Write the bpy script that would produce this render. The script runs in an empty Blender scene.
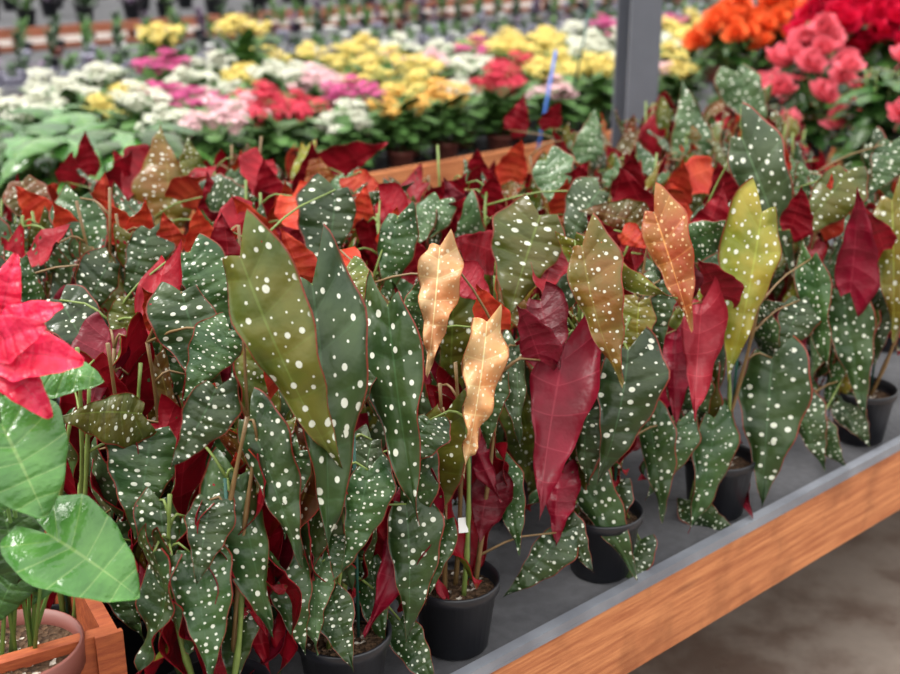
import bpy, math, random
import numpy as np
from mathutils import Vector, Matrix
random.seed(7)
SC = bpy.context.scene
SC.view_settings.view_transform = 'Standard'
COL = SC.collection
F = 1200.0; TH = math.radians(19.9)
CAM = Vector((0, 0, 1.65))
FW = Vector((0, math.cos(TH), -math.sin(TH))); RT = Vector((1, 0, 0)); UP = Vector((0, math.sin(TH), math.cos(TH)))
def ray(px, py): return FW + RT*((px-450)/F) - UP*((py-337)/F)
def at(px, py, d): return CAM + ray(px, py)*d
def atz(px, py, z):
    r = ray(px, py); return CAM + r*((z-CAM.z)/r.z)
def proj(p):
    r = Vector(p)-CAM; d = r.dot(FW); return 450+F*r.dot(RT)/d, 337-F*r.dot(UP)/d, d
BZ = 0.6
E0 = atz(470, 674, BZ); E1 = atz(900, 443, BZ)
D = (E1-E0); D.z = 0; D.normalize(); N = Vector((-D.y, D.x, 0)); PHI = math.atan2(D.y, D.x)
def bw(a, o, z): 
    p = E0 + D*a + N*o; return Vector((p.x, p.y, z))
def offs(p): return (Vector(p)-E0).dot(N)
def alng(p): return (Vector(p)-E0).dot(D)

# ---------------------------------------------------------------- materials
def newmat(name):
    m = bpy.data.materials.new(name); m.use_nodes = True
    nt = m.node_tree; nt.nodes.clear()
    return m, nt, nt.nodes, nt.links
class G:
    def __init__(s, name): s.m, s.nt, s.n, s.l = newmat(name)
    def node(s, t, **k):
        x = s.n.new(t)
        for a, b in k.items(): setattr(x, a, b)
        return x
    def put(s, sock, v):
        if isinstance(v, bpy.types.NodeSocket): s.l.new(v, sock)
        else:
            if isinstance(v, tuple) and len(v) == 3 and sock.type == 'RGBA': v = v+(1,)
            sock.default_value = v
    def math(s, op, a, b=0.0, c=None, clamp=False):
        x = s.node('ShaderNodeMath', operation=op, use_clamp=clamp); s.put(x.inputs[0], a); s.put(x.inputs[1], b)
        if c is not None: s.put(x.inputs[2], c)
        return x.outputs[0]
    def mix(s, f, a, b):
        x = s.node('ShaderNodeMix', data_type='RGBA'); s.put(x.inputs[0], f); s.put(x.inputs[6], a); s.put(x.inputs[7], b); return x.outputs[2]
    def ramp(s, v, lo, hi):
        x = s.node('ShaderNodeMapRange', interpolation_type='SMOOTHSTEP'); s.put(x.inputs[0], v); s.put(x.inputs[1], lo); s.put(x.inputs[2], hi); return x.outputs[0]
    def noise(s, vec, sc, det=3.0, rough=.5):
        x = s.node('ShaderNodeTexNoise'); x.inputs['Scale'].default_value = sc; x.inputs['Detail'].default_value = det; x.inputs['Roughness'].default_value = rough
        if vec is not None: s.l.new(vec, x.inputs['Vector'])
        return x.outputs['Fac']
    def out(s, col, rough=.5, spec=.5, bump=None, bstr=.3, metal=0.0, trans=0.0, bdist=.01, tcol=None):
        b = s.node('ShaderNodeBsdfPrincipled'); s.put(b.inputs['Base Color'], col); s.put(b.inputs['Roughness'], rough)
        s.put(b.inputs['Metallic'], metal); s.put(b.inputs['Specular IOR Level'], spec)
        if bump is not None:
            bp = s.node('ShaderNodeBump'); bp.inputs['Strength'].default_value = bstr; bp.inputs['Distance'].default_value = bdist
            s.put(bp.inputs['Height'], bump); s.l.new(bp.outputs[0], b.inputs['Normal'])
        o = s.node('ShaderNodeOutputMaterial'); sh = b.outputs[0]
        if trans:
            t = s.node('ShaderNodeBsdfTranslucent'); s.put(t.inputs[0], tcol if tcol is not None else col)
            mx = s.node('ShaderNodeMixShader'); mx.inputs[0].default_value = trans
            s.l.new(sh, mx.inputs[1]); s.l.new(t.outputs[0], mx.inputs[2]); sh = mx.outputs[0]
        s.l.new(sh, o.inputs[0]); return s.m
def objrand(g): return g.node('ShaderNodeObjectInfo').outputs['Random']
def ocoord(g): return g.node('ShaderNodeTexCoord').outputs['Object']

def simple(name, col, rough=.5, var=.25, sc=30, spec=.5, metal=0, trans=0, bstr=.15):
    g = G(name); n = g.noise(ocoord(g), sc)
    c2 = tuple(x*(1-var) for x in col); c3 = tuple(min(1, x*(1+var)) for x in col)
    return g.out(g.mix(n, c2, c3), rough, spec, n, bstr, metal, trans, .004)

NV = 6.0
def veinwave(g, t, s):
    wv = g.math('ADD', g.math('MULTIPLY', g.math('POWER', t, .8), math.pi*NV), g.math('MULTIPLY', s, .9))
    return g.math('ABSOLUTE', g.math('SINE', wv))
def leaf_top(name, col, col2, rim=(.26, .03, .02), dots=True, dsc=13, rough=.33, trans=.14, dotcol=(.72, .75, .62), spec=.42, veincol=None, dr=.95, hue=.035, vs=.38, vstr=.55):
    g = G(name)
    uv = g.node('ShaderNodeUVMap', uv_map='flat').outputs[0]; ts = g.node('ShaderNodeUVMap', uv_map='ts').outputs[0]
    sp = g.node('ShaderNodeSeparateXYZ'); g.l.new(ts, sp.inputs[0]); t = sp.outputs[0]
    s = g.math('MULTIPLY', g.math('ABSOLUTE', g.math('SUBTRACT', sp.outputs[1], .5)), 2.0)
    rnd = objrand(g)
    n = g.noise(uv, 3.5)
    c = g.mix(g.ramp(n, .35, .68), col, col2)
    hs = g.node('ShaderNodeHueSaturation'); g.put(hs.inputs['Value'], g.math('MULTIPLY_ADD', rnd, vs*2, 1-vs)); g.put(hs.inputs['Hue'], g.math('MULTIPLY_ADD', rnd, hue, .5-hue*.75)); g.put(hs.inputs['Color'], c); c = hs.outputs[0]
    wave = veinwave(g, t, s)
    vein = g.math('SUBTRACT', 1.0, g.ramp(wave, .0, .14))
    mid = g.math('SUBTRACT', 1.0, g.ramp(s, .015, .05))
    if veincol: c = g.mix(g.math('MULTIPLY', g.math('MAXIMUM', vein, mid), vstr), c, veincol)
    else: c = g.mix(g.math('MAXIMUM', g.math('MULTIPLY', vein, .2), g.math('MULTIPLY', mid, .5)), c, tuple(min(1, x*2.4+.02) for x in col))
    if dots:
        ad = g.node('ShaderNodeVectorMath', operation='ADD'); g.l.new(uv, ad.inputs[0])
        cb = g.node('ShaderNodeCombineXYZ'); g.l.new(g.math('MULTIPLY', rnd, 7.0), cb.inputs[0]); g.l.new(cb.outputs[0], ad.inputs[1])
        v = g.node('ShaderNodeTexVoronoi', voronoi_dimensions='2D', feature='F1'); g.put(v.inputs['Scale'], g.math('MULTIPLY_ADD', rnd, 4.0, dsc-1.5)); v.inputs['Randomness'].default_value = .85
        g.l.new(ad.outputs[0], v.inputs['Vector'])
        sc = g.node('ShaderNodeSeparateColor'); g.l.new(v.outputs['Color'], sc.inputs[0])
        th = g.math('MULTIPLY_ADD', g.math('POWER', sc.outputs[0], 1.8), .20*dr, .055*dr)
        df = g.math('SUBTRACT', th, v.outputs['Distance'])
        dm = g.ramp(df, -.03, .02)
        dm = g.math('MULTIPLY', dm, g.math('SUBTRACT', 1.0, g.ramp(s, .88, .95)))
        c = g.mix(g.math('MULTIPLY', dm, .93), c, dotcol)
    if rim: c = g.mix(g.math('MULTIPLY', g.ramp(s, .945, .98), .85), c, rim)
    h = g.math('ADD', g.math('MULTIPLY', g.ramp(wave, 0, .9), .5), g.math('MULTIPLY', g.noise(uv, 14, 2), .8))
    return g.out(c, rough, spec, h, .6, 0, trans, .004)
def leaf_under(name, col, col2, rough=.42, trans=.22):
    g = G(name)
    uv = g.node('ShaderNodeUVMap', uv_map='flat').outputs[0]; ts = g.node('ShaderNodeUVMap', uv_map='ts').outputs[0]
    sp = g.node('ShaderNodeSeparateXYZ'); g.l.new(ts, sp.inputs[0]); t = sp.outputs[0]
    s = g.math('MULTIPLY', g.math('ABSOLUTE', g.math('SUBTRACT', sp.outputs[1], .5)), 2.0)
    c = g.mix(g.ramp(g.noise(uv, 5), .3, .7), col, col2)
    hs = g.node('ShaderNodeHueSaturation'); g.put(hs.inputs['Value'], g.math('MULTIPLY_ADD', objrand(g), .5, .75)); g.put(hs.inputs['Color'], c); c = hs.outputs[0]
    wave = veinwave(g, t, s)
    va = g.math('MAXIMUM', g.math('SUBTRACT', 1.0, g.ramp(wave, 0, .12)), g.math('SUBTRACT', 1.0, g.ramp(s, .015, .05)))
    c = g.mix(g.math('MULTIPLY', va, .35), c, tuple(min(1, x*1.6+.03) for x in col))
    return g.out(c, rough, .28, g.math('ADD', g.math('MULTIPLY', wave, -.6), g.noise(uv, 14, 2)), .55, 0, trans, .004)

U_r = leaf_under('underside_crimson', (.36, .006, .018), (.24, .004, .012), trans=.35)
U_c = leaf_under('underside_deep_crimson', (.20, .003, .018), (.14, .003, .012), trans=.2)
U_R = leaf_under('underside_scarlet', (.78, .10, .04), (.66, .04, .025), trans=.5)
U_p = leaf_under('underside_rose', (.46, .03, .05), (.38, .018, .034), trans=.4)
U_m = leaf_under('underside_maroon', (.14, .003, .012), (.09, .003, .008))
T_g = leaf_top('leaf_dark_green', (.016, .046, .012), (.038, .076, .018))
T_s = leaf_top('leaf_grey_green', (.042, .085, .032), (.075, .130, .050), dsc=14)
T_o = leaf_top('leaf_olive', (.060, .088, .010), (.125, .120, .015), dsc=13, trans=.24)
T_y = leaf_top('leaf_yellow_olive', (.15, .18, .018), (.30, .25, .03), dsc=14, trans=.3)
T_b = leaf_top('leaf_bronze', (.10, .085, .013), (.17, .070, .015), dsc=14, trans=.24)
T_t = leaf_top('leaf_tan', (.60, .42, .20), (.64, .27, .09), rim=(.5, .14, .05), dotcol=(.80, .70, .48), dsc=19, trans=.2, hue=.01, vs=.1)
T_n = leaf_top('leaf_orange_brown', (.40, .19, .045), (.42, .10, .03), rim=(.4, .05, .02), dotcol=(.72, .50, .25), dsc=17, trans=.3, hue=.01, vs=.15)
KIND = {'g': (T_g, U_r), 's': (T_s, U_r), 'o': (T_o, U_r), 'y': (T_y, U_p), 'b': (T_b, U_R), 't': (T_t, T_t), 'n': (T_n, U_R),
        'r': (T_g, U_r), 'R': (T_o, U_R), 'p': (T_o, U_p), 'm': (T_g, U_m), 'c': (T_g, U_c)}
A_top = leaf_top('anthurium_leaf', (.045, .15, .026), (.08, .22, .042), rim=None, dots=False, rough=.22, veincol=(.30, .42, .14), trans=.12, hue=.01, vs=.12, spec=.5, vstr=.38)
A_und = leaf_top('anthurium_leaf_under', (.10, .25, .06), (.14, .30, .08), rim=None, dots=False, rough=.5, veincol=(.3, .45, .15))
D_top = leaf_top('deep_green_leaf', (.018, .065, .012), (.042, .115, .022), rim=None, dots=False, rough=.3, veincol=(.10, .21, .06))
S_top = leaf_top('red_bract', (.64, .008, .045), (.78, .03, .10), rim=None, dots=False, rough=.35, veincol=(.40, .006, .03), trans=.2, hue=0.0, vs=.15)
KIND['A'] = (A_top, A_und); KIND['D'] = (D_top, A_und); KIND['S'] = (S_top, S_top)

M_stem = simple('cane_green', (.15, .21, .045), .45, .4, 60)
M_stemr = simple('cane_bronze', (.17, .10, .035), .45, .4, 60)
M_pot = simple('black_plastic', (.010, .011, .015), .38, .2, 20)
M_brownpot = simple('brown_plastic', (.20, .06, .045), .5, .2, 20)
M_stake = simple('stake_green', (.01, .07, .05), .4)
M_tag = simple('white_plastic', (.8, .8, .78), .5, .05)
def soilmat():
    g = G('potting_soil'); o = ocoord(g)
    v = g.node('ShaderNodeTexVoronoi'); v.inputs['Scale'].default_value = 150; g.l.new(o, v.inputs['Vector'])
    sc = g.node('ShaderNodeSeparateColor'); g.l.new(v.outputs['Color'], sc.inputs[0])
    c = g.mix(sc.outputs[1], (.03, .018, .011), (.12, .07, .04)); c = g.mix(g.ramp(sc.outputs[0], .90, .93), c, (.5, .45, .38))
    return g.out(c, .95, .2, v.outputs['Distance'], 1.0, bdist=.006)
M_soil = soilmat()
def woodmat(name, a, b, gsc=1.0):
    g = G(name); mp = g.node('ShaderNodeMapping'); mp.inputs['Scale'].default_value = (2.0*gsc, 44, 44); g.l.new(ocoord(g), mp.inputs[0])
    n = g.noise(mp.outputs[0], 2.0, 8, .75); n2 = g.noise(ocoord(g), 6, 5, .6)
    c = g.mix(g.ramp(n, .36, .64), a, b); c = g.mix(g.math('MULTIPLY', g.ramp(n2, .48, .72), .6), c, tuple(x*.55 for x in a))
    mp2 = g.node('ShaderNodeMapping'); mp2.inputs['Scale'].default_value = (2.6, 11, 11); g.l.new(ocoord(g), mp2.inputs[0])
    v = g.node('ShaderNodeTexVoronoi'); v.inputs['Scale'].default_value = 1.0; g.l.new(mp2.outputs[0], v.inputs['Vector'])
    c = g.mix(g.math('SUBTRACT', 1.0, g.ramp(v.outputs['Distance'], .05, .2)), c, (.10, .03, .015))
    return g.out(c, .6, .3, n, .5, bdist=.004)
M_wood = woodmat('orange_timber', (.36, .11, .042), (.62, .25, .10))
M_wood2 = woodmat('crate_timber', (.30, .065, .026), (.48, .13, .045), 3)
M_wood3 = woodmat('aged_terracotta_timber', (.24, .075, .04), (.38, .14, .08))
def galv():
    g = G('galvanised_steel'); n = g.noise(ocoord(g), 8, 3); n2 = g.noise(ocoord(g), 120, 2)
    return g.out(g.mix(g.ramp(n, .3, .7), (.18, .19, .22), (.30, .32, .36)), g.math('MULTIPLY_ADD', n, .2, .35), .5, n2, .06, .3)
M_galv = galv()
M_bench = simple('bench_mat', (.06, .06, .066), .85, .35, 60, bstr=.5)
def conc():
    g = G('concrete'); o = ocoord(g); n = g.noise(o, 2.6, 6, .65); n2 = g.noise(o, 30, 4)
    c = g.mix(g.ramp(n, .40, .60), (.13, .082, .060), (.29, .235, .195)); c = g.mix(g.math('MULTIPLY', n2, .5), c, (.17, .14, .12))
    return g.out(c, g.math('MULTIPLY_ADD', n, .5, .1), .45, n2, .25)
M_conc = conc()
M_steel = simple('grey_painted_steel', (.13, .14, .165), .4, .2, 8)

# ---------------------------------------------------------------- mesh builder
class MB:
    def __init__(s): s.v = []; s.f = []; s.mi = []; s.cur = 0
    def face(s, idx): s.f.append(idx); s.mi.append(s.cur)
    def box(s, x0, x1, y0, y1, z0, z1, bev=0):
        b = len(s.v)
        s.v += [(x, y, z) for z in (z0, z1) for y in (y0, y1) for x in (x0, x1)]
        for q in ((0, 2, 3, 1), (4, 5, 7, 6), (0, 1, 5, 4), (2, 6, 7, 3), (0, 4, 6, 2), (1, 3, 7, 5)): s.face([b+i for i in q])
    def tube(s, pts, rad, n=6, cap=True):
        pts = [Vector(p) for p in pts]; b = len(s.v); m = len(pts)
        for i, p in enumerate(pts):
            t = (pts[min(i+1, m-1)]-pts[max(i-1, 0)]).normalized()
            a = t.cross(Vector((.3, 1, .1))).normalized(); c = t.cross(a)
            r = rad[i] if hasattr(rad, '__len__') else rad
            for k in range(n):
                w = 2*math.pi*k/n; s.v.append(tuple(p + a*(r*math.cos(w)) + c*(r*math.sin(w))))
        for i in range(m-1):
            for k in range(n): s.face([b+i*n+k, b+i*n+(k+1) % n, b+(i+1)*n+(k+1) % n, b+(i+1)*n+k])
        if cap: s.face([b+k for k in range(n)][::-1]); s.face([b+(m-1)*n+k for k in range(n)])
    def lathe(s, prof, n=28, c=(0, 0, 0)):
        b = len(s.v)
        for r, z in prof:
            for k in range(n):
                w = 2*math.pi*k/n; s.v.append((c[0]+r*math.cos(w), c[1]+r*math.sin(w), c[2]+z))
        for i in range(len(prof)-1):
            for k in range(n): s.face([b+i*n+k, b+i*n+(k+1) % n, b+(i+1)*n+(k+1) % n, b+(i+1)*n+k])
        if prof[0][0] > 1e-6: s.face([b+k for k in range(n)][::-1])
        s.face([b+(len(prof)-1)*n+k for k in range(n)])
    def petal(s, org, mat, l, w, cup=.2, nseg=3):
        b = len(s.v)
        for i in range(nseg+1):
            t = i/nseg; ww = w*math.sin(math.pi*min(.93, .12+t*.8))
            for x in (-1, 0, 1):
                v = Vector((x*ww, t*l, cup*l*t*t + abs(x)*cup*w*.6)); s.v.append(tuple(org + mat @ v))
        for i in range(nseg):
            for k in range(2): s.face([b+i*3+k, b+i*3+k+1, b+(i+1)*3+k+1, b+(i+1)*3+k])
    def mesh(s, name, mats, smooth=True):
        me = bpy.data.meshes.new(name); me.from_pydata(s.v, [], s.f)
        for m in mats: me.materials.append(m)
        me.polygons.foreach_set('material_index', s.mi)
        me.polygons.foreach_set('use_smooth', [smooth]*len(s.f)); me.update(); return me
    def build(s, name, mats, parent=None, smooth=True, **k):
        if not isinstance(mats, (list, tuple)): mats = [mats]
        return link(name, s.mesh(name, mats, smooth), parent, **k)
def link(name, me, parent=None, loc=None, mat=None, label=None):
    o = bpy.data.objects.new(name, me); COL.objects.link(o)
    if parent: o.parent = parent
    if mat is not None: o.matrix_basis = mat
    if loc is not None: o.location = loc
    if label: o['label'] = label
    return o
def thing(name, label, cat, loc=(0, 0, 0), rz=0, group=None):
    o = link(name, None, None, loc=loc); o.rotation_euler = (0, 0, rz); o['label'] = label; o['category'] = cat
    if group: o['group'] = group
    return o
ORD = ['first','second','third','fourth','fifth','sixth','seventh','eighth','ninth','tenth','eleventh','twelfth','thirteenth','fourteenth','fifteenth','sixteenth','seventeenth','eighteenth','nineteenth','twentieth']
def ordw(i):
    if i < 20: return ORD[i]
    t, u = divmod(i+1, 10); n = {2: 'twent', 3: 'thirt', 4: 'fort', 5: 'fift', 6: 'sixt'}[t]
    return n+'ieth' if u == 0 else n+'y-'+ORD[u-1]

# ---------------------------------------------------------------- leaf library
SHAPES = [ # Wbig, Wsmall, a0big, a0small, bend, fold, wave, lateral
    (.33, .20, 152, 112, .5, .18, .04, .10), (.30, .19, 148, 106, .8, .28, .04, -.08), (.36, .23, 155, 118, .35, .12, .045, .06),
    (.32, .21, 150, 112, 1.0, .22, .055, .12), (.35, .19, 154, 105, .6, .32, .05, -.12), (.31, .23, 148, 120, .3, .1, .04, 0.0),
    (.34, .21, 152, 114, -.3, -.3, .055, .08), (.32, .20, 150, 110, 1.3, .2, .055, 0.0)]
HEART = (.46, .46, 168, 168, .5, -.12, .03, 0.0); HEART2 = (.42, .40, 168, 165, .9, .25, .03, .03)
BRACT = (.34, .34, 120, 120, .8, -.3, .03, .05)
SH = {i: s for i, s in enumerate(SHAPES)}; SH['H'] = HEART; SH['h'] = HEART2; SH['B'] = BRACT
SH['T'] = (.28, .22, 140, 112, .4, .12, .10, .04)
_lc = {}
def leaf_mesh(shape, flip, kind, lo=False):
    key = (shape, flip, kind, lo)
    if key in _lc: return _lc[key]
    Wb, Ws, ab, as_, K, fold, wv, lat = SH[shape]
    heart = shape in ('H', 'h')
    rs = random.Random(sum(map(ord, str(shape)))*3+flip)
    NT = 12 if lo else 26; NS = 3 if lo else 5; ph = rs.random()*6
    NC = 2*NS+1
    V = []; UVf = []; UVt = []; NRM = []
    for i in range(NT+1):
        u = i/NT; t = u**1.35
        for j in range(-NS, NS+1):
            s = abs(j)/NS; sg = (1 if j > 0 else -1)*(-1 if flip else 1)
            big = (j > 0)
            W = Wb if big else Ws; a0 = ab if big else as_
            base = .86 if heart else .5 if shape in ('B', 'T') else (.66 if big else .45)
            w = W*(1-t)**(.80 if heart else .62 if shape == 'B' else .98)*(base+(1-base)*min(1, t/.22)) + .003
            w *= 1+(.02 if heart or shape == 'B' else .045)*math.sin(t*30+ph*sg)
            a = math.radians(a0+(36-a0)*t**.62)
            x = sg*w*s*math.sin(a); y = t + w*s*math.cos(a) 
            x0, y0 = x, y
            x += lat*y*y
            z0 = -fold*abs(x0)*(1 if y0 > 0 else .6) + wv*s*s*math.sin(t*(24 if shape == 'T' else 15)+ph+sg*1.3) + .02*math.sin(s*math.pi)*(1-t)
            if not lo and not heart: z0 += .008*math.sin(s*math.pi)*abs(math.sin(math.pi*NV*t**.8+.9*s))
            yy = max(y, -.3)
            Y = math.sin(K*yy)/K if abs(K) > 1e-3 else yy; Z = -(1-math.cos(K*yy))/K if abs(K) > 1e-3 else 0
            nr = (0, math.sin(K*yy), math.cos(K*yy))
            V.append((x, Y+z0*nr[1], Z+z0*nr[2])); NRM.append(nr); UVf.append((x0+.5, y0+.5)); UVt.append((t, .5+.5*s*(1 if j >= 0 else -1)))
    n = len(V); V2 = [(v[0]-0*m[0], v[1]-.006*m[1], v[2]-.006*m[2]) for v, m in zip(V, NRM)]
    faces = []; mi = []
    for i in range(NT):
        for j in range(NC-1):
            q = [i*NC+j, i*NC+j+1, (i+1)*NC+j+1, (i+1)*NC+j]
            if flip: q = q[::-1]
            faces.append(q); mi.append(0)
            faces.append([k+n for k in q[::-1]]); mi.append(1)
    for i in range(NT):
        for c in (0, NC-1):
            a, b = i*NC+c, (i+1)*NC+c; faces.append([a, b, b+n, a+n]); mi.append(1)
    me = bpy.data.meshes.new('leaf'); me.from_pydata(V+V2, [], faces)
    for nm, U in (('flat', UVf+UVf), ('ts', UVt+UVt)):
        l = me.uv_layers.new(name=nm)
        idx = np.zeros(len(me.loops), dtype=np.int32); me.loops.foreach_get('vertex_index', idx)
        l.data.foreach_set('uv', np.array(U, dtype=np.float32)[idx].ravel())
    for m in KIND[kind]: me.materials.append(m)
    me.polygons.foreach_set('material_index', mi); me.polygons.foreach_set('use_smooth', [True]*len(faces)); me.update()
    _lc[key] = me; return me
def leaf_matrix(base, ydir, zdir, L, sx=1.0):
    y = Vector(ydir).normalized(); z = Vector(zdir); z = (z - y*z.dot(y)).normalized(); x = y.cross(z)
    m = Matrix((x, y, z)).transposed() @ Matrix.Diagonal((L*sx, L, L))
    return Matrix.Translation(base) @ m.to_4x4()

# ---------------------------------------------------------------- floor
mb = MB(); mb.box(-20, 25, -2, 40, -.1, 0); fl = mb.build('floor', M_conc, None, False); fl['kind'] = 'structure'

# ---------------------------------------------------------------- benches
def bench(label, a0, a1, o0, o1, metal=True, board=.15, base=None, rz=None, step=1.5, z=BZ, lip=.005, lego=.75, rise=.05, wm=None):
    wm = wm or M_wood
    r = thing('plant_bench', label, 'bench', (E0.x, E0.y, 0) if base is None else base, PHI if rz is None else rz)
    m = MB(); m.box(a0, a1, o0+(.014 if metal else .036), o1-.03, z-.030 if not metal else z-.008, z-.005); m.build('bench_top', M_bench, r, False)
    m = MB(); m.box(a0, a1, o0, o0+.035, z-board-.018, z-.0085 if metal else z+rise); m.build('front_board', wm, r, False)
    m = MB(); m.box(a0, a1, o1-.03, o1, z-board, z+.04); m.build('back_board', wm, r, False)
    if metal:
        m = MB(); m.box(a0, a1, o0-.004, o0+.014, z-.008, z+lip); m.box(a0, a1, o0-.0045, o0-.001, z-.014, z-.0081); m.build('metal_edge', M_galv, r, False)
    k = a0+.3
    while k < a1:
        for o in (o0+lego*(o1-o0)*.6, o1-.12):
            m = MB(); m.box(k-.04, k+.04, o-.04, o+.04, 0, z-.031); m.build('leg', wm, r, False)
        k += step
    return r
bench('long bench with galvanised metal edge and orange timber board, packed with spotted begonias', -2.2, 4.5, 0, 1.42)
bench('orange timber bench of colourful kalanchoes behind the begonias', -4.5, 9, 2.52, 4.5, metal=False, board=.12, rise=.07)
bench('distant bench crowded with small dark potted plants beyond the kalanchoes', -6, 12, 5.9, 8.0, metal=True, board=.13, lip=.04, wm=M_wood3)
bench('farthest timber bench along the top of the photo', -9, 16, 9.6, 13.5, metal=False, board=.06, rise=.01, wm=M_wood3)

# ---------------------------------------------------------------- begonia plants
def canez(c, h):
    p0, p1, bd = c; return p0.lerp(p1, h) + bd*math.sin(math.pi*h)
def pot_mesh(mat, rt=.061, rb=.046, h=.11):
    m = MB(); m.lathe([(rb-.004, 0), (rb, .004), (rt-.006, h-.016), (rt-.001, h-.015), (rt, h-.002), (rt-.001, h), (rt-.004, h), (rt-.006, h-.014), (rt-.008, h-.03)], 32); return m.mesh('pot', [mat])
def soil_mesh(r, z):
    m = MB(); rs = random.Random(3); n = 24; m.v.append((0, 0, z+.004))
    R = 5
    for i in range(1, R+1):
        for k in range(n):
            w = 2*math.pi*k/n; m.v.append((r*i/R*math.cos(w), r*i/R*math.sin(w), z+(rs.random()-.5)*.006*(i < R)))
    for k in range(n): m.face([0, 1+k, 1+(k+1) % n])
    for i in range(R-1):
        for k in range(n): m.face([1+i*n+k, 1+(i+1)*n+k, 1+(i+1)*n+(k+1) % n, 1+i*n+(k+1) % n])
    return m.mesh('soil', [M_soil])
POT = pot_mesh(M_pot, .068, .050, .115); SOIL = soil_mesh(.061, .091)
ZT = 1.11
def surf(px, py, o=.04):
    r = ray(px, py); t = (E0-CAM).dot(N)+o; t = t/(r.dot(N))
    if CAM.z + r.z*t > ZT: t = (ZT-CAM.z)/r.z
    return t
def canopy(px): return float(np.interp(px, [-60, 0, 200, 330, 400, 430, 480, 520, 600, 645, 675, 690, 720, 740, 780, 820, 960], [185, 172, 140, 142, 180, 192, 172, 136, 120, 128, 104, 84, 114, 84, 98, 158, 154]))
class Plant: pass
plants = []
def add_plant(a, o, row, n=3, h=None):
    p = Plant(); p.loc = bw(a, o, BZ-.005); p.row = row; p.a = a; p.o = o
    p.root = thing('spotted_begonia', '', 'plant', p.loc, 0, 'spotted begonias packed on the metal-edged bench')
    p.canes = []; p.pet = []
    hv = random.uniform(.90, 1.12)
    for k in range(n):
        w = random.random()*6.28; r = .022
        b = Vector((math.cos(w)*r, math.sin(w)*r, .08)); hh = (h or .47)*(.85+.22*random.random())*hv
        w2 = random.random()*6.28; l = .02+.06*random.random()
        p.canes.append((b, Vector((b.x+math.cos(w2)*l, b.y+math.sin(w2)*l, hh)), Vector((random.uniform(-.02, .02), random.uniform(-.02, .02), 0)))); p.pet.append([])
    plants.append(p); return p
def a_for_px(px, o, z=BZ):
    lo, hi = -1.6, 4
    for _ in range(40):
        m = (lo+hi)/2
        if proj(bw(m, o, z))[0] < px: lo = m
        else: hi = m
    return lo
for x in (225, 345, 455, 600, 715, 858): add_plant(a_for_px(x, .078), .078, 0, 4, .46)
plants[2].canes = [(Vector((-.016, 0, .08)), Vector((-.022, .01, .42)), Vector((.004, 0, 0))), (Vector((.012, -.01, .08)), Vector((.016, -.02, .38)), Vector((.005, 0, 0))), (Vector((.03, .02, .08)), Vector((.07, .05, .46)), Vector((0, 0, 0))), (Vector((-.03, .01, .08)), Vector((-.06, .02, .40)), Vector((-.005, 0, 0))), (Vector((.0, .02, .08)), Vector((.0, .04, .44)), Vector((.008, 0, 0)))]
plants[2].pet.append([])
for x in (60, 145, 260, 375, 500, 575, 665, 783, 880, 960): add_plant(a_for_px(x, .34), .34, 1, 4, .47)
green_spots = []
for row, o in enumerate((.60, .86, 1.10, 1.32)):
    a = -1.25 + .13*(row % 2)
    while a < 4.3:
        aa = a+random.uniform(-.03, .03); oo = o+random.uniform(-.03, .03); a += .265
        q = proj(bw(aa, oo, 1.04))
        if not (-70 < q[0] < 960 and q[2] > .5): continue
        if q[1] > canopy(q[0])+4: add_plant(aa, oo, row+2, 3, .50)
        elif q[0] < 345: green_spots.append((aa, oo))

def attach(p, base):
    best = None
    for k, c in enumerate(p.canes):
        for i in range(3, 21):
            h = i/20; q = canez(c, h)
            if q.z > base.z+.03: continue
            d = (q-base).length + .25*abs(q.z-(base.z-.05))
            if best is None or d < best[0]: best = (d, k, q)
    if best is None: best = (0, 0, canez(p.canes[0], .3))
    p.pet[best[1]].append((best[2], base))

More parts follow.
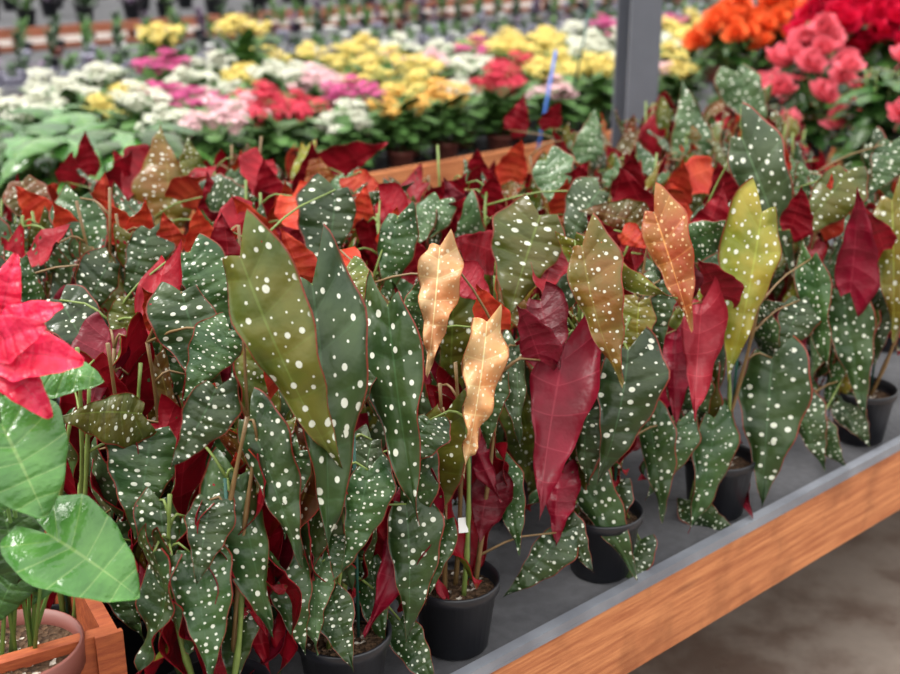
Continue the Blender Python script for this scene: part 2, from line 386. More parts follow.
# leaves read off the photograph:  base, tip, width px, kind, push, roll
H = [
 (80,198,98,292,52,'g',.0,.2),(168,226,176,128,66,'b',.0,-.1),(45,262,2,218,42,'g',.1,0),(228,282,232,218,62,'r',-.02,.1),
 (240,256,322,490,80,'o',-.10,.1),(312,284,346,545,86,'g',-.05,-.15),(388,305,408,520,60,'g',-.03,.3),(335,190,336,280,60,'g',-.02,-.2),
 (350,208,412,194,30,'g',-.02,.1),(330,168,389,144,34,'r',0,.3),(352,176,384,196,44,'R',.0,0),(292,196,304,254,46,'R',.02,.1),
 (440,246,430,370,44,'t',-.07,.1),(487,322,474,470,42,'t',-.08,-.2),(540,216,508,312,74,'o',-.03,.1),(566,342,528,512,68,'c',-.02,-.1),
 (582,246,598,384,56,'b',-.05,.2),(628,350,618,482,70,'g',-.06,-.1),(654,212,692,324,48,'n',-.05,.2),(702,302,690,426,44,'p',-.04,.2),
 (762,212,740,374,60,'y',-.05,-.1),(772,358,760,500,72,'g',-.06,.1),(812,258,826,374,36,'g',-.02,.4),(714,418,708,532,46,'g',-.03,-.3),
 (742,138,794,268,58,'s',.0,.2),(654,242,634,160,62,'r',.0,0),(572,466,642,578,48,'g',-.02,.2),(562,532,514,600,42,'g',.02,.0),
 (142,414,62,402,76,'o',.0,0),(152,430,136,534,76,'g',.05,0),(216,388,182,468,56,'g',.0,-.2),(190,552,216,676,66,'g',.0,.1),
 (238,476,266,642,64,'g',.0,-.2),(250,420,302,562,54,'g',-.02,.3),(406,504,418,640,60,'g',-.02,.1),(322,562,298,650,46,'s',.02,.3),
 (182,292,208,402,64,'g',.02,.1),(190,252,216,334,50,'g',.05,.1),(22,182,52,232,48,'b',.1,.2),(264,160,254,204,38,'r',.05,0),
 (398,216,378,302,42,'g',-.01,-.2),(516,346,520,442,32,'s',.03,-.3),(346,268,352,332,38,'o',-.03,.1),(166,262,128,388,34,'r',.0,.5),
 (264,262,288,334,42,'p',.0,.2),(575,240,662,314,40,'o',-.03,.3),(682,244,752,222,42,'g',.0,.2),(846,172,802,242,46,'o',.0,0),
 (850,292,862,190,44,'c',.0,.1),(892,200,896,334,54,'y',-.04,.2),(842,292,862,414,48,'g',.0,.1),(838,402,872,442,36,'g',.02,0),
 (892,142,880,192,46,'g',.0,0),(692,166,684,82,46,'s',.0,.1),(664,112,668,88,34,'r',.0,0),(736,72,772,130,44,'s',.02,.1),
 (712,168,658,186,38,'R',.02,.2),(642,226,590,202,34,'b',.0,.1),(566,214,572,178,32,'R',.02,0),(498,252,448,234,42,'r',.0,.2),
 (460,276,494,304,38,'p',.0,.1),(490,480,474,542,44,'m',.04,.1),(590,640,560,560,20,'g',.1,0),
 (110,262,70,330,44,'g',.03,.1),(60,300,100,370,50,'g',.06,-.2),(120,210,140,262,38,'s',.04,0),(440,200,404,250,36,'s',.03,.1),
 (484,214,500,170,44,'r',.05,.1),(512,180,530,140,38,'R',.08,.0),(546,160,560,210,42,'s',.06,.1),(590,160,604,112,34,'s',.08,0),
 (468,420,490,500,36,'c',.03,.3),(500,372,476,448,34,'g',.03,.2),(650,420,664,520,40,'g',.02,.3),(676,330,668,420,36,'c',.03,.1),
 (730,440,748,520,36,'c',.05,.2),(640,300,628,370,42,'y',.02,.2),(720,300,706,250,38,'r',.03,0),(800,400,812,470,36,'g',.04,.1),
 (346,520,322,596,42,'g',.03,.2),(370,560,386,650,40,'g',.04,.2),(280,560,292,660,48,'g',.02,.1),(160,500,166,600,46,'g',.08,.1),
 (400,620,440,690,40,'g',-.02,.2),(540,300,556,372,44,'m',.05,.2),(430,420,396,470,44,'g',.02,.3),(830,196,846,162,38,'s',.08,0),
 (770,170,782,128,34,'R',.1,.1),(870,300,880,360,36,'g',.03,.2),(110,330,90,420,56,'c',.05,.2),(30,320,60,392,50,'g',.12,.1),
 (284,384,300,300,36,'R',.02,.1),(310,250,276,222,40,'p',.03,.1),(66,182,72,150,28,'r',.15,0),(128,172,118,150,26,'r',.15,.2),
 (622,232,640,250,30,'R',.05,.1),(470,206,440,186,38,'m',.08,.1),(324,190,314,150,34,'n',.03,.1),(206,196,250,210,34,'g',.05,.1),
 (230,330,196,400,52,'g',.02,.1),(130,300,120,360,48,'o',.03,-.1),(360,350,362,420,50,'g',.03,.2),(300,450,270,530,50,'g',.03,.1),
 (372,440,352,520,44,'s',.04,.1),(210,500,196,580,50,'g',.03,.1),(120,560,128,640,46,'g',.1,.1),(245,590,240,690,54,'g',.03,.2),
 (560,250,530,300,48,'r',.04,.1),(600,300,640,250,44,'r',.05,.2),(660,280,650,350,44,'g',.02,.1),(740,320,780,300,40,'g',.03,.2),
 (700,240,730,190,44,'r',.05,.1),(800,300,786,360,40,'g',.03,-.2),(600,190,560,240,42,'s',.02,.1),(430,240,470,200,40,'r',.04,.1),
 (380,200,420,230,38,'r',.04,.1),(250,215,205,240,42,'r',.03,.1),(150,160,120,200,40,'r',.06,.1),(30,210,60,180,38,'R',.1,.1),
 (100,230,112,178,34,'R',.0,.1),(140,250,150,200,36,'R',.0,.2),(300,280,290,230,44,'R',.0,.2),(390,250,396,205,36,'R',.0,.1),
 (430,210,470,176,40,'r',.0,.2),(480,190,484,146,34,'r',.03,.1),(550,128,560,100,30,'r',.05,.1),(620,200,640,150,38,'r',.03,.2),
 (690,220,650,212,36,'R',.0,.1),(850,200,842,164,34,'r',.02,.2),(340,250,318,300,40,'R',.0,.1),(210,220,214,176,30,'r',.03,.2),
 (70,250,60,196,36,'R',.02,.1),(110,200,140,150,30,'r',.02,.1),(180,200,226,176,34,'R',.03,.2),(275,205,262,158,34,'r',.0,.1),
 (420,270,404,220,36,'r',.0,.1),(460,230,452,180,36,'m',.02,.1),(520,240,500,196,40,'r',.0,.1),(560,200,588,160,36,'r',.02,.1),
 (610,250,590,210,38,'r',.0,.2),(670,200,690,160,36,'R',.02,.2),(730,200,716,160,34,'r',.02,.1),(790,230,806,186,34,'r',.0,.1),
 (820,230,838,180,36,'R',.0,.1),(884,250,870,200,36,'r',.0,.1),(160,330,150,280,36,'R',.0,.1),(206,250,196,206,36,'R',.02,.1),
 (540,360,520,300,38,'c',.02,.1),(680,290,664,240,38,'m',.02,.1),(780,210,760,170,36,'n',.02,.1),(510,130,528,98,28,'r',.08,.1),
 (368,470,352,570,50,'g',-.02,.1),(330,590,350,668,46,'g',-.02,.2),(446,520,424,600,38,'g',.03,.2),(500,470,520,550,36,'g',.05,.2),
 (590,400,572,480,46,'g',.03,.2),(680,420,660,500,40,'g',.03,-.2),(560,470,548,540,36,'c',.05,.2),(620,480,606,556,42,'g',.02,.2),
 (60,240,30,280,42,'g',.04,.1),(150,230,130,300,44,'g',.02,.1),(260,250,238,190,36,'R',.02,.1),(90,175,84,130,26,'r',.1,.1),
 (200,190,186,140,38,'o',.05,.2),(230,200,250,150,36,'R',.04,.1),(300,200,320,140,34,'r',.05,.1),(120,240,96,190,36,'R',.02,.1),
 (320,240,300,180,40,'R',-.01,.1),(280,230,290,180,36,'R',.0,.1),(360,230,372,190,34,'R',.0,.1),(176,250,170,215,36,'R',-.01,.1),
 (50,220,20,180,36,'R',.03,.1),(440,290,460,240,36,'r',-.01,.1),(410,330,424,270,38,'g',-.02,.2),(500,330,480,280,36,'R',.02,.1),
 (640,540,612,600,36,'g',-.01,.2),(690,500,730,540,36,'g',.0,.2),(560,520,590,570,34,'g',-.01,.2),(820,420,836,470,32,'g',.0,.2),
]
tot = 0
rh = random.Random(11)
for (bx, by, tx, ty, w, k, push, roll) in H:
    cx, cy = (bx+tx)/2, (by+ty)/2
    d = surf(cx, cy)+push + (.14 if cx < 150 and cy > 230 else 0)
    B = at(bx, by, d+.02); T = at(tx, ty, d-.02)
    if B.z < BZ+.03: continue
    L = (T-B).length
    y = (T-B).normalized(); view = (CAM-(B+T)/2).normalized()
    z = view - y*view.dot(y); z.normalize(); z = Matrix.Rotation(roll, 3, y) @ z
    back = k in 'rRpmc'
    if back: z = -z
    shp = rh.choice([0, 1, 2, 4, 5] if not back else [0, 2, 5, 6]); flip = rh.random() < .5
    if k == 't': shp = 'T'
    wn = SH[shp][0]+SH[shp][1]
    lpx = math.hypot(bx-tx, by-ty)
    sx = max(.72, min(1.7, w/lpx/(wn*.80)))
    c = (B+T)/2
    best = min(plants, key=lambda p: (Vector((p.loc.x-c.x, p.loc.y-c.y))).length + (.0 if offs(p.loc) > offs(c)-.02 else .15))
    lb = B-best.loc
    link('leaf', leaf_mesh(shp, flip, k), best.root, mat=leaf_matrix(lb, y, z, L*1.05, sx)); attach(best, lb); tot += 1

def filler(p, count):
    global tot
    rs = random; got = 0; tries = 0
    while got < count and tries < count*5:
        tries += 1
        c = rs.choice(p.canes); h = (tries % 12+.5)/12; h = .15+.85*h
        if p.row >= 3: h = .5+.5*h
        q = canez(c, h)
        w = rs.gauss(-math.pi/2-.2, 1.25) if rs.random() < .8 else rs.random()*6.28
        out = Vector((math.cos(w), math.sin(w), 0))
        pl = .035+.05*rs.random()
        base = q + out*pl + Vector((0, 0, .02+.03*rs.random()))
        top = h > .70
        if top and rs.random() < .58:
            ydir = Vector((0, 0, 1))*rs.uniform(.9, 1.6) + out*rs.uniform(.1, .7) + Vector((rs.uniform(-.5, .5), rs.uniform(-.3, .3), 0))
            z = -out + Vector((0, 0, .4)); L = rs.uniform(.11, .17); k = rs.choices('rRpmnbgo', (6, 5, 2, 1, .6, 1, .8, .8))[0]
            if k in 'nbgo': z = -z
        elif top:
            ydir = out*rs.uniform(.2, .7) + Vector((rs.uniform(-.6, .6), 0, rs.uniform(-1.8, -.6))); z = Vector((0, 0, .5)) + out*1.0; L = rs.uniform(.15, .22)
            k = rs.choices('gsobyr', (6, 3, 5, 1.5, 1, 1))[0]
            if k == 'r': z = -z
        else:
            ydir = Vector((0, 0, -1)) + out*rs.uniform(.0, .3) + Vector((rs.uniform(-.25, .25), 0, 0)); z = out + Vector((rs.uniform(-.4, .4), 0, .3)); L = rs.uniform(.15, .23)
            k = rs.choices('gsoycm', (9, 1.2, 3, .4, 1.6, 1.5))[0]
            if k in 'cm': z = -z
        tip = p.loc+base+ydir.normalized()*L
        cen = p.loc + base + ydir.normalized()*L*.5
        if tip.z < BZ+.03: continue
        ok = True
        for pt in (cen, tip, p.loc+base):
            a_, b_, d_ = proj(pt)
            lim = .03 if p.row <= 1 else -.07
            if d_ < surf(a_, b_)+lim: ok = False
            if a_ < 130 and b_ > 370 and d_ < 1.62: ok = False
            if offs(pt) < .0: ok = False
            if b_ < canopy(a_)-12: ok = False
            if d_ < 1.9 and ((a_-600)**2 < 1600 and b_ > 575 or (a_-715)**2 < 900 and b_ > 510 or (a_-455)**2 < 1600 and b_ > 590): ok = False
        if not ok: continue
        shp = rs.randrange(8); flip = rs.random() < .5
        link('leaf', leaf_mesh(shp, flip, k, p.row >= 3), p.root, mat=leaf_matrix(base, ydir, z, L, rs.uniform(.72, 1.05))); attach(p, base); tot += 1; got += 1
for p in plants: filler(p, {0: 20, 1: 34, 2: 30, 3: 25}.get(p.row, 22))
print('leaves', tot, 'plants', len(plants))
for p in plants:
    link('pot', POT, p.root); link('soil', SOIL, p.root)
    for c, pets in zip(p.canes, p.pet):
        m = MB(); K = 12 if p.row < 2 else 6
        pts = []; rad = []
        for i in range(K+1):
            pts.append(canez(c, i/K)); rad.append((.0042-.0020*i/K)*(1.35 if i % 3 == 0 and i else 1))
        m.tube(pts, rad, 7)
        for a, b in pets:
            mid = a.lerp(b, .5) + Vector((0, 0, .012)); m.tube([a, a.lerp(mid, .6)+Vector((0, 0, .003)), mid, b.lerp(mid, .4), b], [.0024, .002, .0018, .0016, .0016], 5)
        m.build('stem', M_stem if random.random() < .7 else M_stemr, p.root)
    if p.row <= 1 and random.random() < .8:
        m = MB(); m.tube([(.02, .015, .08), (.022, .018, .40)], .0024, 6); m.build('stake', M_stake, p.root)
def tagpart(p, x, y, z, rz, w=.018, h=.05):
    m = MB(); m.box(-w/2, w/2, -.0006, .0006, 0, h); o = m.build('plant_label', M_tag, p.root, False, label='white plastic tag'); o.location = (x, y, z); o.rotation_euler = (-.3, 0, rz)
tagpart(plants[2], .012, -.02, .20, .2, .014, .022)
r1 = [p for p in plants if p.row == 1]
tagpart(r1[7], .03, -.055, .09, .3, .022, .035); tagpart(r1[8], .02, -.06, .09, .1, .022, .03); tagpart(plants[5], -.05, -.04, .07, -.2, .02, .04)
hero = {0: 'spotted begonia at the left end of the front row, its pot below the frame',
 1: 'spotted begonia with long drooping dark leaves, left of the bare-stemmed one',
 2: 'spotted begonia with bare green canes and tan leaves in black pot nearest the camera',
 3: 'spotted begonia with a big crimson underside leaf, second whole black pot along the metal edge',
 4: 'spotted begonia with a rose-red hanging leaf, third whole black pot along the metal edge',
 5: 'spotted begonia at the far right end of the front row in a black pot'}
for r in range(0, 7):
    ps = sorted([p for p in plants if p.row == r], key=lambda p: p.a)
    for i, p in enumerate(ps):
        p.root['label'] = hero[i] if r == 0 else 'spotted begonia, %s from the left in the %s row from the metal edge' % (ordw(i), ordw(r))

# ---------------------------------------------------------------- crate and anthurium at left
ZC = .80
c0 = atz(118, 630, ZC); c1 = atz(66, 592, ZC); c2 = atz(0, 664, ZC)
u = (c2-c0).normalized(); v = Vector((u.y, -u.x, 0)); 
if v.dot(c1-c0) < 0: v = -v
cr = thing('wooden_crate', 'orange-brown wooden crate holding the green-leaved potted plant at lower left', 'crate', (c0.x, c0.y, 0), math.atan2(u.y, u.x))
sgn = 1 if Vector((-u.y, u.x, 0)).dot(v) > 0 else -1
CL, CW, tb = .46, .36, .018
def cbox(m, x0, x1, y0, y1, z0, z1): m.box(x0, x1, *(sorted((y0*sgn, y1*sgn))), z0, z1)
for nm, args in (('front_board', (0, CL, 0, tb)), ('back_board', (0, CL, CW-tb, CW)), ('end_board', (0, tb, tb, CW-tb)), ('end_board', (CL-tb, CL, tb, CW-tb))):
    for z0, z1 in ((BZ, .69), (.695, ZC)):
        m = MB(); cbox(m, *args, z0, z1); m.build(nm, M_wood2, cr, False)
m = MB(); cbox(m, -.004, .03, -.008, 0, BZ, ZC+.002); m.build('corner_post', M_wood2, cr, False)
m = MB(); cbox(m, tb, CL-tb, tb, CW-tb, BZ, BZ+.015); m.build('bottom_board', M_wood2, cr, False)
pc = at(14, 640, 1.45); pcb = Vector((pc.x, pc.y, BZ+.02))
an = thing('anthurium', 'glossy green heart-leaved plant with pink-red bracts in a brown pot in the crate', 'plant', pcb)
m = MB(); m.lathe([(.055, 0), (.058, .004), (.074, .15), (.080, .152), (.081, .185), (.077, .187), (.074, .165), (.072, .15)], 36); m.build('pot', M_brownpot, an)
so = link('soil', soil_mesh(.075, .166), an)
stemm = MB()
AL = [(48,534,138,588,108,'A','H',1.30),(2,425,46,512,120,'A','H',1.27),(4,512,22,582,80,'D','h',1.36),(40,372,92,366,46,'A','h',1.33),(0,470,-60,520,90,'A','h',1.3),
      (-20,440,-70,400,80,'A','H',1.35), (60,560,30,604,34,'D','h',1.42),(24,560,-16,630,60,'D','h',1.40),
      (0,326,8,262,32,'S','B',1.27),(8,332,42,300,28,'S','B',1.26),(2,352,66,350,46,'S','B',1.25),(4,362,42,406,34,'S','B',1.26),(2,340,-40,300,40,'S','B',1.27),(-2,360,-30,400,40,'S','B',1.26),(-6,344,26,324,32,'S','B',1.24)]
an_loc = pcb
soilc = Vector((0, 0, .16))
for (bx, by, tx, ty, w, k, shp, d) in AL:
    B = at(bx, by, d+.015); T = at(tx, ty, d-.02); L = (T-B).length; y = (T-B).normalized(); vw = (CAM-B).normalized()
    z = vw+Vector((0, 0, .5)) if k != 'S' else vw+Vector((random.uniform(-.3, .3), 0, random.uniform(-.1, .5))); lb = B-an_loc
    wn = SH[shp][0]+SH[shp][1]
    link('bract' if k == 'S' else 'leaf', leaf_mesh(shp, False, k), an, mat=leaf_matrix(lb, y, z, L*(1.05 if k == 'S' else 1), max(.6, min(1.7, w/math.hypot(bx-tx, by-ty)/(wn*.86)))))
    if k != 'S': stemm.tube([soilc+Vector((random.uniform(-.02, .02), random.uniform(-.02, .02), 0)), soilc.lerp(lb, .5)+Vector((.0, .03, .0)), lb], [.003, .0025, .002], 6)
lb = at(2, 350, 1.28)-an_loc; stemm.tube([soilc, soilc.lerp(lb, .5)+Vector((-.03, .03, 0)), lb], [.003, .003, .0025], 6)
stemm.build('stems', simple('petiole_green', (.12, .24, .05), .4), an)

# ---------------------------------------------------------------- kalanchoes
def colm(name, c, var=.15): return simple(name, c, .55, var, 40, .3, 0, .2)
KC = {'white': (.72, .72, .60), 'yellow': (.80, .64, .18), 'orange': (.82, .46, .10), 'red': (.62, .03, .07), 'magenta': (.60, .08, .26), 'pink': (.80, .50, .54)}
KM = {k: colm('petals_'+k, v) for k, v in KC.items()}
M_kleaf = simple('kalanchoe_leaf', (.065, .15, .034), .55, .5, 12, .3)
M_dk = simple('dark_foliage', (.02, .06, .015), .45, .5, 12)
M_pu = simple('purple_foliage', (.08, .04, .09), .5, .5, 12)
M_lg = simple('light_foliage', (.10, .20, .05), .5, .5, 12)
def euler_m(w, tilt):
    return Matrix.Rotation(w, 3, 'Z') @ Matrix.Rotation(tilt, 3, 'Y')
def cluster(mat, seed):
    rs = random.Random(seed); m = MB()
    for i in range(20):
        r = .048*math.sqrt((i+.5)/20); w = i*2.4; z = .018*(1-(r/.048)**2)+rs.uniform(-.010, .008)
        M = euler_m(w, r/.048*.8) @ Matrix.Rotation(rs.random()*1.5, 3, 'Z'); o = Vector((r*math.cos(w), r*math.sin(w), z))
        for k in range(4): m.petal(o, M @ Matrix.Rotation(k*math.pi/2, 3, 'Z'), .0108, .0056, .15, 2)
        m.tube([o, Vector((o.x*.3, o.y*.3, -.05))], .001, 3, False)
    return m.mesh('flower_cluster', [mat])
KCL = {k: cluster(v, i) for i, (k, v) in enumerate(KM.items())}
def foliage(mat, n, R, z0, z1, l, w, seed, up=.3):
    rs = random.Random(seed); m = MB()
    for i in range(n):
        a = i*2.4; M = Matrix.Rotation(a, 3, 'Z') @ Matrix.Rotation(up+rs.uniform(-.4, .4), 3, 'X')
        o = Vector((-math.sin(a)*R*.3, math.cos(a)*R*.3, z0+(z1-z0)*rs.random())); m.petal(o, M, l*rs.uniform(.7, 1.1), w, -.15, 4)
    m.tube([(0, 0, z0-.03), (0, 0, z1)], .005, 5)
    return m.mesh('foliage', [mat])
KF = foliage(M_kleaf, 80, .08, .08, .20, .14, .036, 5, .2)
KPOT = pot_mesh(M_brownpot, .062, .045, .10)
hints = [(70,80,'white'),(50,85,'white'),(215,75,'white'),(340,105,'white'),(290,72,'white'),(400,62,'white'),(330,75,'pink'),(110,95,'yellow'),(100,105,'yellow'),
 (480,95,'yellow'),(575,70,'yellow'),(680,55,'yellow'),(500,48,'yellow'),(170,92,'magenta'),(620,15,'magenta'),(345,80,'magenta'),(240,112,'pink'),(290,118,'red'),(270,100,'red'),(280,112,'red'),(505,75,'red'),(520,68,'red'),
 (410,98,'orange'),(435,92,'orange'),(460,104,'yellow'),(370,68,'yellow'),(450,60,'white'),(590,45,'white'),(600,90,'white'),(640,50,'white'),(265,72,'yellow'),(310,60,'yellow'),(540,50,'yellow'),(150,100,'white'),(230,90,'white'),(380,85,'white'),(420,75,'yellow'),(440,50,'pink'),(560,90,'pink')]
rk = random.Random(5); nk = 0
def kalanchoe(p, kc, lab, hs=1.0, rad=.082):
    global nk
    r = thing('kalanchoe', lab, 'flowering plant', p, rk.random()*6.28, 'kalanchoes on the flower bench')
    link('pot', KPOT, r); f = link('foliage', KF, r); f.scale = (1.0, 1.0, hs)
    hz = rk.uniform(.24, .28)*hs
    for k in range(12):
        w = k*math.pi*2/9+rk.uniform(-.2, .2); rr = [0, .045, .05][k-9] if k >= 9 else rad+rk.uniform(-.02, .035)
        fo = link('flower_cluster', KCL[kc], r, loc=(rr*math.cos(w), rr*math.sin(w), hz-(.035 if k < 9 else -.005)+rk.uniform(-.025, .02)))
        fo.rotation_euler = (rk.uniform(-.3, .3), rk.uniform(-.3, .3), rk.random()*6); s = rk.uniform(.6, .98); fo.scale = (s, s, s)
    nk += 1
def greenplant(p, lab, big=1.0, h=1.0):
    r = thing('green_foliage_plant', lab, 'plant', p, rk.random()*6.28, 'flowerless green plants behind the begonias')
    link('pot', KPOT, r)
    for k in range(13):
        w = k*2.4; out = Vector((math.cos(w), math.sin(w), 0)); b = out*(.03+.05*rk.random())+Vector((0, 0, (.12+.15*rk.random())*h))
        link('leaf', leaf_mesh('h', False, 'A' if rk.random() < .4 else 'D', True), r, mat=leaf_matrix(b, out+Vector((0, 0, rk.uniform(-.5, .6))), Vector((0, 0, 1)), rk.uniform(.12, .18)*big, 1))
    mm = MB()
    for k in range(6): mm.tube([(0, 0, .08), (math.cos(k)*.05, math.sin(k)*.05, .22*h)], .003, 4)
    mm.build('stems', M_stem, r)
row = 0; o = 2.72
while o < 4.4:
    a = -4.3; cnt = 0
    while a < 8.8:
        aa = a+rk.uniform(-.03, .03); oo = o+rk.uniform(-.03, .03); p = bw(aa, oo, BZ-.005); q = proj(p+Vector((0, 0, .32))); a += .29
        if not (-25 < q[0] < 925 and 4 < q[1] < 235): continue
        if q[0] > 690 and q[1] > 30 : continue
        cnt += 1
        if (q[0] < 135 and q[1] > 106) or (q[1] > 130 and q[0] < 345):
            greenplant(p, 'leafy green plant, %s from the left in the %s row of the flower bench' % (ordw(cnt-1), ordw(row)), 1.55, 1.25); continue
        cands = sorted(hints, key=lambda h: (h[0]-q[0])**2+((h[1]-q[1])*1.6)**2); kc = cands[0][2]
        if rk.random() < .08: kc = rk.choice(list(KC))
        kalanchoe(p, kc, '%s kalanchoe, %s from the left in the %s row of the flower bench' % (kc, ordw(cnt-1), ordw(row)), rk.uniform(1.15, 1.4))
    o += .29; row += 1
for px, py, lab in ((160, 46, 'tall bright yellow kalanchoe, left one of two standing above the others'), (242, 41, 'tall bright yellow kalanchoe, right one of two standing above the others')):
    q = at(px, py, 5.9); kalanchoe(Vector((q.x, q.y, BZ-.005)), 'yellow', lab, 1.95, .10)
print('kalanchoes', nk)
for i, (aa, oo) in enumerate(green_spots):
    greenplant(bw(aa, oo, BZ-.005), 'broad-leaved green plant behind the begonias, %s of those at left' % ordw(i), 1.6, 1.5)

# ---------------------------------------------------------------- double begonias, upper right
def ruffle(mat, seed):
    rs = random.Random(seed); m = MB()
    for ring, (n, tilt, l) in enumerate(((9, .25, .05), (8, .6, .045), (7, .95, .036), (5, 1.25, .026))):
        for k in range(n):
            M = Matrix.Rotation(2*math.pi*k/n+ring*.4, 3, 'Z') @ Matrix.Rotation(tilt+rs.uniform(-.25, .25), 3, 'X')
            m.petal(Vector((0, 0, ring*.004)), M, l*rs.uniform(.85, 1.15), l*.55, rs.uniform(.1, .5), 4)
    m.tube([(0, 0, 0), (0, 0, -.05)], .002, 4)
    return m.mesh('flower', [mat])
BF = {'orange': ruffle(colm('begonia_orange', (.86, .16, .04)), 1), 'red': ruffle(colm('begonia_red', (.66, .006, .05)), 2), 'pink': ruffle(colm('begonia_pink', (.82, .17, .22)), 3)}
BIGPOT = pot_mesh(M_pot, .095, .07, .15)
sb0 = atz(795, 148, .65); sb1 = atz(905, 152, .65); su = (sb1-sb0).normalized(); srz = math.atan2(su.y, su.x)
bench('side timber bench under the large red and pink begonias at upper right', 0, .6, 0, .9, metal=False, board=.1, base=(sb0.x, sb0.y, 0), rz=srz, step=1.1)
def elatior(px, d, col, h, nfl, lab, spread=.17, lb=1.0, fs=1.3, nl=34):
    q = at(px, 100, d); p = Vector((q.x, q.y, BZ-.005))
    r = thing('double_begonia', lab, 'flowering plant', p, 0, 'large-flowered begonias at upper right'); link('pot', BIGPOT, r)
    rs = random.Random(px)
    for k in range(nl):
        w = k*2.4; out = Vector((math.cos(w), math.sin(w), 0)); z = .16+(h-.22)*rs.random(); b = out*(spread*.35*rs.random())+Vector((0, 0, z))
        link('leaf', leaf_mesh('h', False, 'D', True), r, mat=leaf_matrix(b, out+Vector((0, 0, rs.uniform(-.6, .5))), Vector((0, 0, 1)), rs.uniform(.12, .18)*lb, 1.1))
    for k in range(nfl):
        w = k*2.4; rr = spread*math.sqrt((k+.3)/nfl)
        fo = link('flower', BF[col], r, loc=(rr*math.cos(w), rr*math.sin(w), h-rr*rr*6+rs.uniform(-.04, .03))); fo.rotation_euler = (rs.uniform(.3, 1.1), rs.uniform(-.5, .5), rs.uniform(-1, 1)); s = rs.uniform(.9, 1.3)*fs; fo.scale = (s, s, s)
    m = MB()
    for k in range(7): m.tube([(0, 0, .12), (math.cos(k)*.06, math.sin(k)*.06, h-.06)], .004, 5)
    m.build('stems', M_stem, r)
elatior(728, 5.9, 'orange', .585, 20, 'orange large-flowered begonia just right of the steel post', .18, 1.0, 1.2)
elatior(776, 6.0, 'orange', .61, 20, 'orange large-flowered begonia next to the red ones', .18, 1.0, 1.2)
elatior(832, 5.3, 'red', .69, 18, 'red large-flowered begonia behind the pink one at upper right', .17, 1.1, 1.35, 44)
elatior(888, 5.2, 'red', .67, 18, 'red large-flowered begonia in the upper right corner', .17, 1.1, 1.35, 44)
elatior(812, 4.7, 'pink', .58, 26, 'coral pink large-flowered begonia on the side bench', .25, 1.1, 1.15)
elatior(880, 4.3, 'pink', .56, 3, 'dark green leafy begonia with few pink flowers at right edge', .2, .95, 1.1, 80)

# ---------------------------------------------------------------- post and sundries
pp = at(637, 60, 4.45)
po = thing('steel_post', 'grey steel roof post rising behind the begonias', 'post', (pp.x, pp.y, 0), .3)
hw = .062
m = MB(); m.box(-hw, hw, -hw, -hw+.01, 0, 3.4); m.box(-hw, hw, hw-.01, hw, 0, 3.4); m.box(-.005, .005, -hw+.01, hw-.01, 0, 3.4); m.build('beam', M_steel, po, False)
m = MB(); m.box(-.12, .12, -.12, .12, 0, .015); m.build('base_plate', M_steel, po, False)
M_blue = simple('blue_plastic', (.05, .16, .55), .4)
def cane_thing(px, py, px2, py2, d, mat, name, label, cat, r):
    A = at(px, py, d); B = at(px2, py2, d); base = A if A.z < B.z else B
    o = MB(); o.tube([A-base, B-base], r, 8); x = o.build(name, mat, None, loc=base); x['label'] = label; x['category'] = cat
cane_thing(538, 150, 556, 50, 4.9, M_blue, 'support_stake', 'blue stake leaning among the kalanchoes left of the post', 'stake', .006)
cane_thing(574, 88, 592, 0, 5.2, M_stake, 'support_stake', 'thin dark stake leaning just left of the steel post', 'stake', .005)

# ---------------------------------------------------------------- distant small pots
SF = [foliage(mm, 18, .05, .07, .15, .07, .018, s, .7) for s, mm in enumerate((M_dk, M_pu, M_lg, M_kleaf))]
M_lav = simple('lavender_plastic', (.38, .37, .48), .5)
SPOT = [pot_mesh(mm, .052, .038, .085) for mm in (M_pot, M_lav, M_tag, M_brownpot)]
for row, o in enumerate((6.05, 6.3, 6.8, 7.3, 7.8)):
    a = -6; cnt = 0
    while a < 11:
        p = bw(a+rk.uniform(-.02, .02), o, BZ-.005); q = proj(p+Vector((0, 0, .1))); a += .17 if row < 2 else .24
        if not (-12 < q[0] < 912 and -12 < q[1] < 90): continue
        cnt += 1; ki = rk.choice((0, 0, 1, 3, 2))
        r = thing('small_potted_plant', 'small %s plant, %s from left in the %s row of the distant bench' % (('dark green', 'purple', 'light green', 'green')[ki], ordw(cnt-1), ordw(row)), 'plant', p, rk.random()*6, 'small potted plants on the distant bench')
        link('pot', SPOT[rk.choice((1, 1, 2, 1)) if row < 2 else rk.choice((0, 0, 1, 3, 2))], r); s_ = link('foliage', SF[ki], r); s_.scale = (.7, .7, .9 if row < 2 else 1.5)
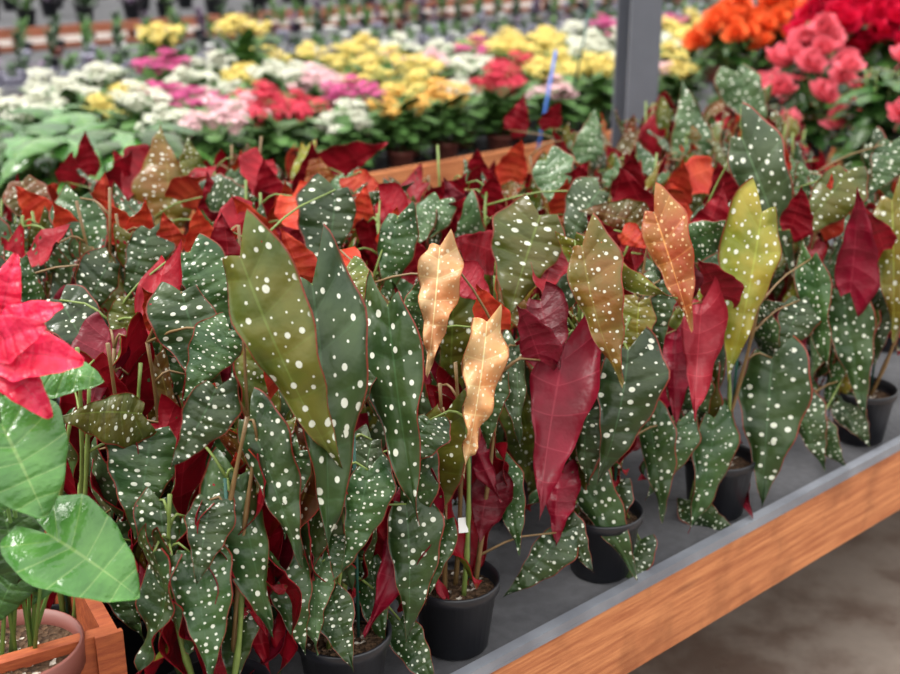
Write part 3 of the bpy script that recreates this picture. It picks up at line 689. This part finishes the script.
for row, o in enumerate((9.9, 10.7, 11.6, 12.6)):
    a = -9; cnt = 0
    while a < 16:
        p = bw(a+rk.uniform(-.1, .1), o, BZ-.005); q = proj(p+Vector((0, 0, .15))); a += .5
        if not (-20 < q[0] < 920 and -40 < q[1] < 60): continue
        cnt += 1
        r = thing('leafy_potted_plant', 'dark bushy plant, %s from left in the %s row of the farthest bench' % (ordw(cnt-1), ordw(row)), 'plant', p, rk.random()*6, 'bushy plants on the farthest bench')
        f = link('foliage', SF[rk.choice((0, 0, 1, 3))], r, loc=(0, 0, -.02)); f.scale = (2.4, 2.4, 2.0); q_ = link('pot', BIGPOT, r)

# ---------------------------------------------------------------- light, world, camera
W = bpy.data.worlds.new('World'); SC.world = W; W.use_nodes = True; nt = W.node_tree; nt.nodes.clear()
g = nt.nodes
tc = g.new('ShaderNodeTexCoord'); sx_ = g.new('ShaderNodeSeparateXYZ'); nt.links.new(tc.outputs['Generated'], sx_.inputs[0])
cr_ = g.new('ShaderNodeValToRGB'); cr_.color_ramp.elements[0].position = .47; cr_.color_ramp.elements[0].color = (.05, .045, .04, 1); cr_.color_ramp.elements[1].position = .78; cr_.color_ramp.elements[1].color = (1.0, .99, .97, 1)
mr = g.new('ShaderNodeMapRange'); mr.inputs[1].default_value = -1; nt.links.new(sx_.outputs[2], mr.inputs[0]); nt.links.new(mr.outputs[0], cr_.inputs[0])
bg = g.new('ShaderNodeBackground'); bg.inputs[1].default_value = 2.7; wo = g.new('ShaderNodeOutputWorld')
nt.links.new(cr_.outputs[0], bg.inputs[0]); nt.links.new(bg.outputs[0], wo.inputs[0])
sl = bpy.data.lights.new('sun_light', 'SUN'); sl.energy = 3.2; sl.angle = math.radians(16); sl.color = (1, .97, .92)
so_ = bpy.data.objects.new('sun_light', sl); COL.objects.link(so_); so_.rotation_euler = (math.radians(2), math.radians(-30), 0)
cd = bpy.data.cameras.new('camera'); cd.lens = F/900*36; cd.sensor_width = 36; cd.clip_start = .05; cd.clip_end = 200
cd.dof.use_dof = True; cd.dof.focus_distance = 1.6; cd.dof.aperture_fstop = 4.0
co = bpy.data.objects.new('camera', cd); COL.objects.link(co); co.location = CAM; co.rotation_euler = (math.pi/2-TH, 0, 0); SC.camera = co
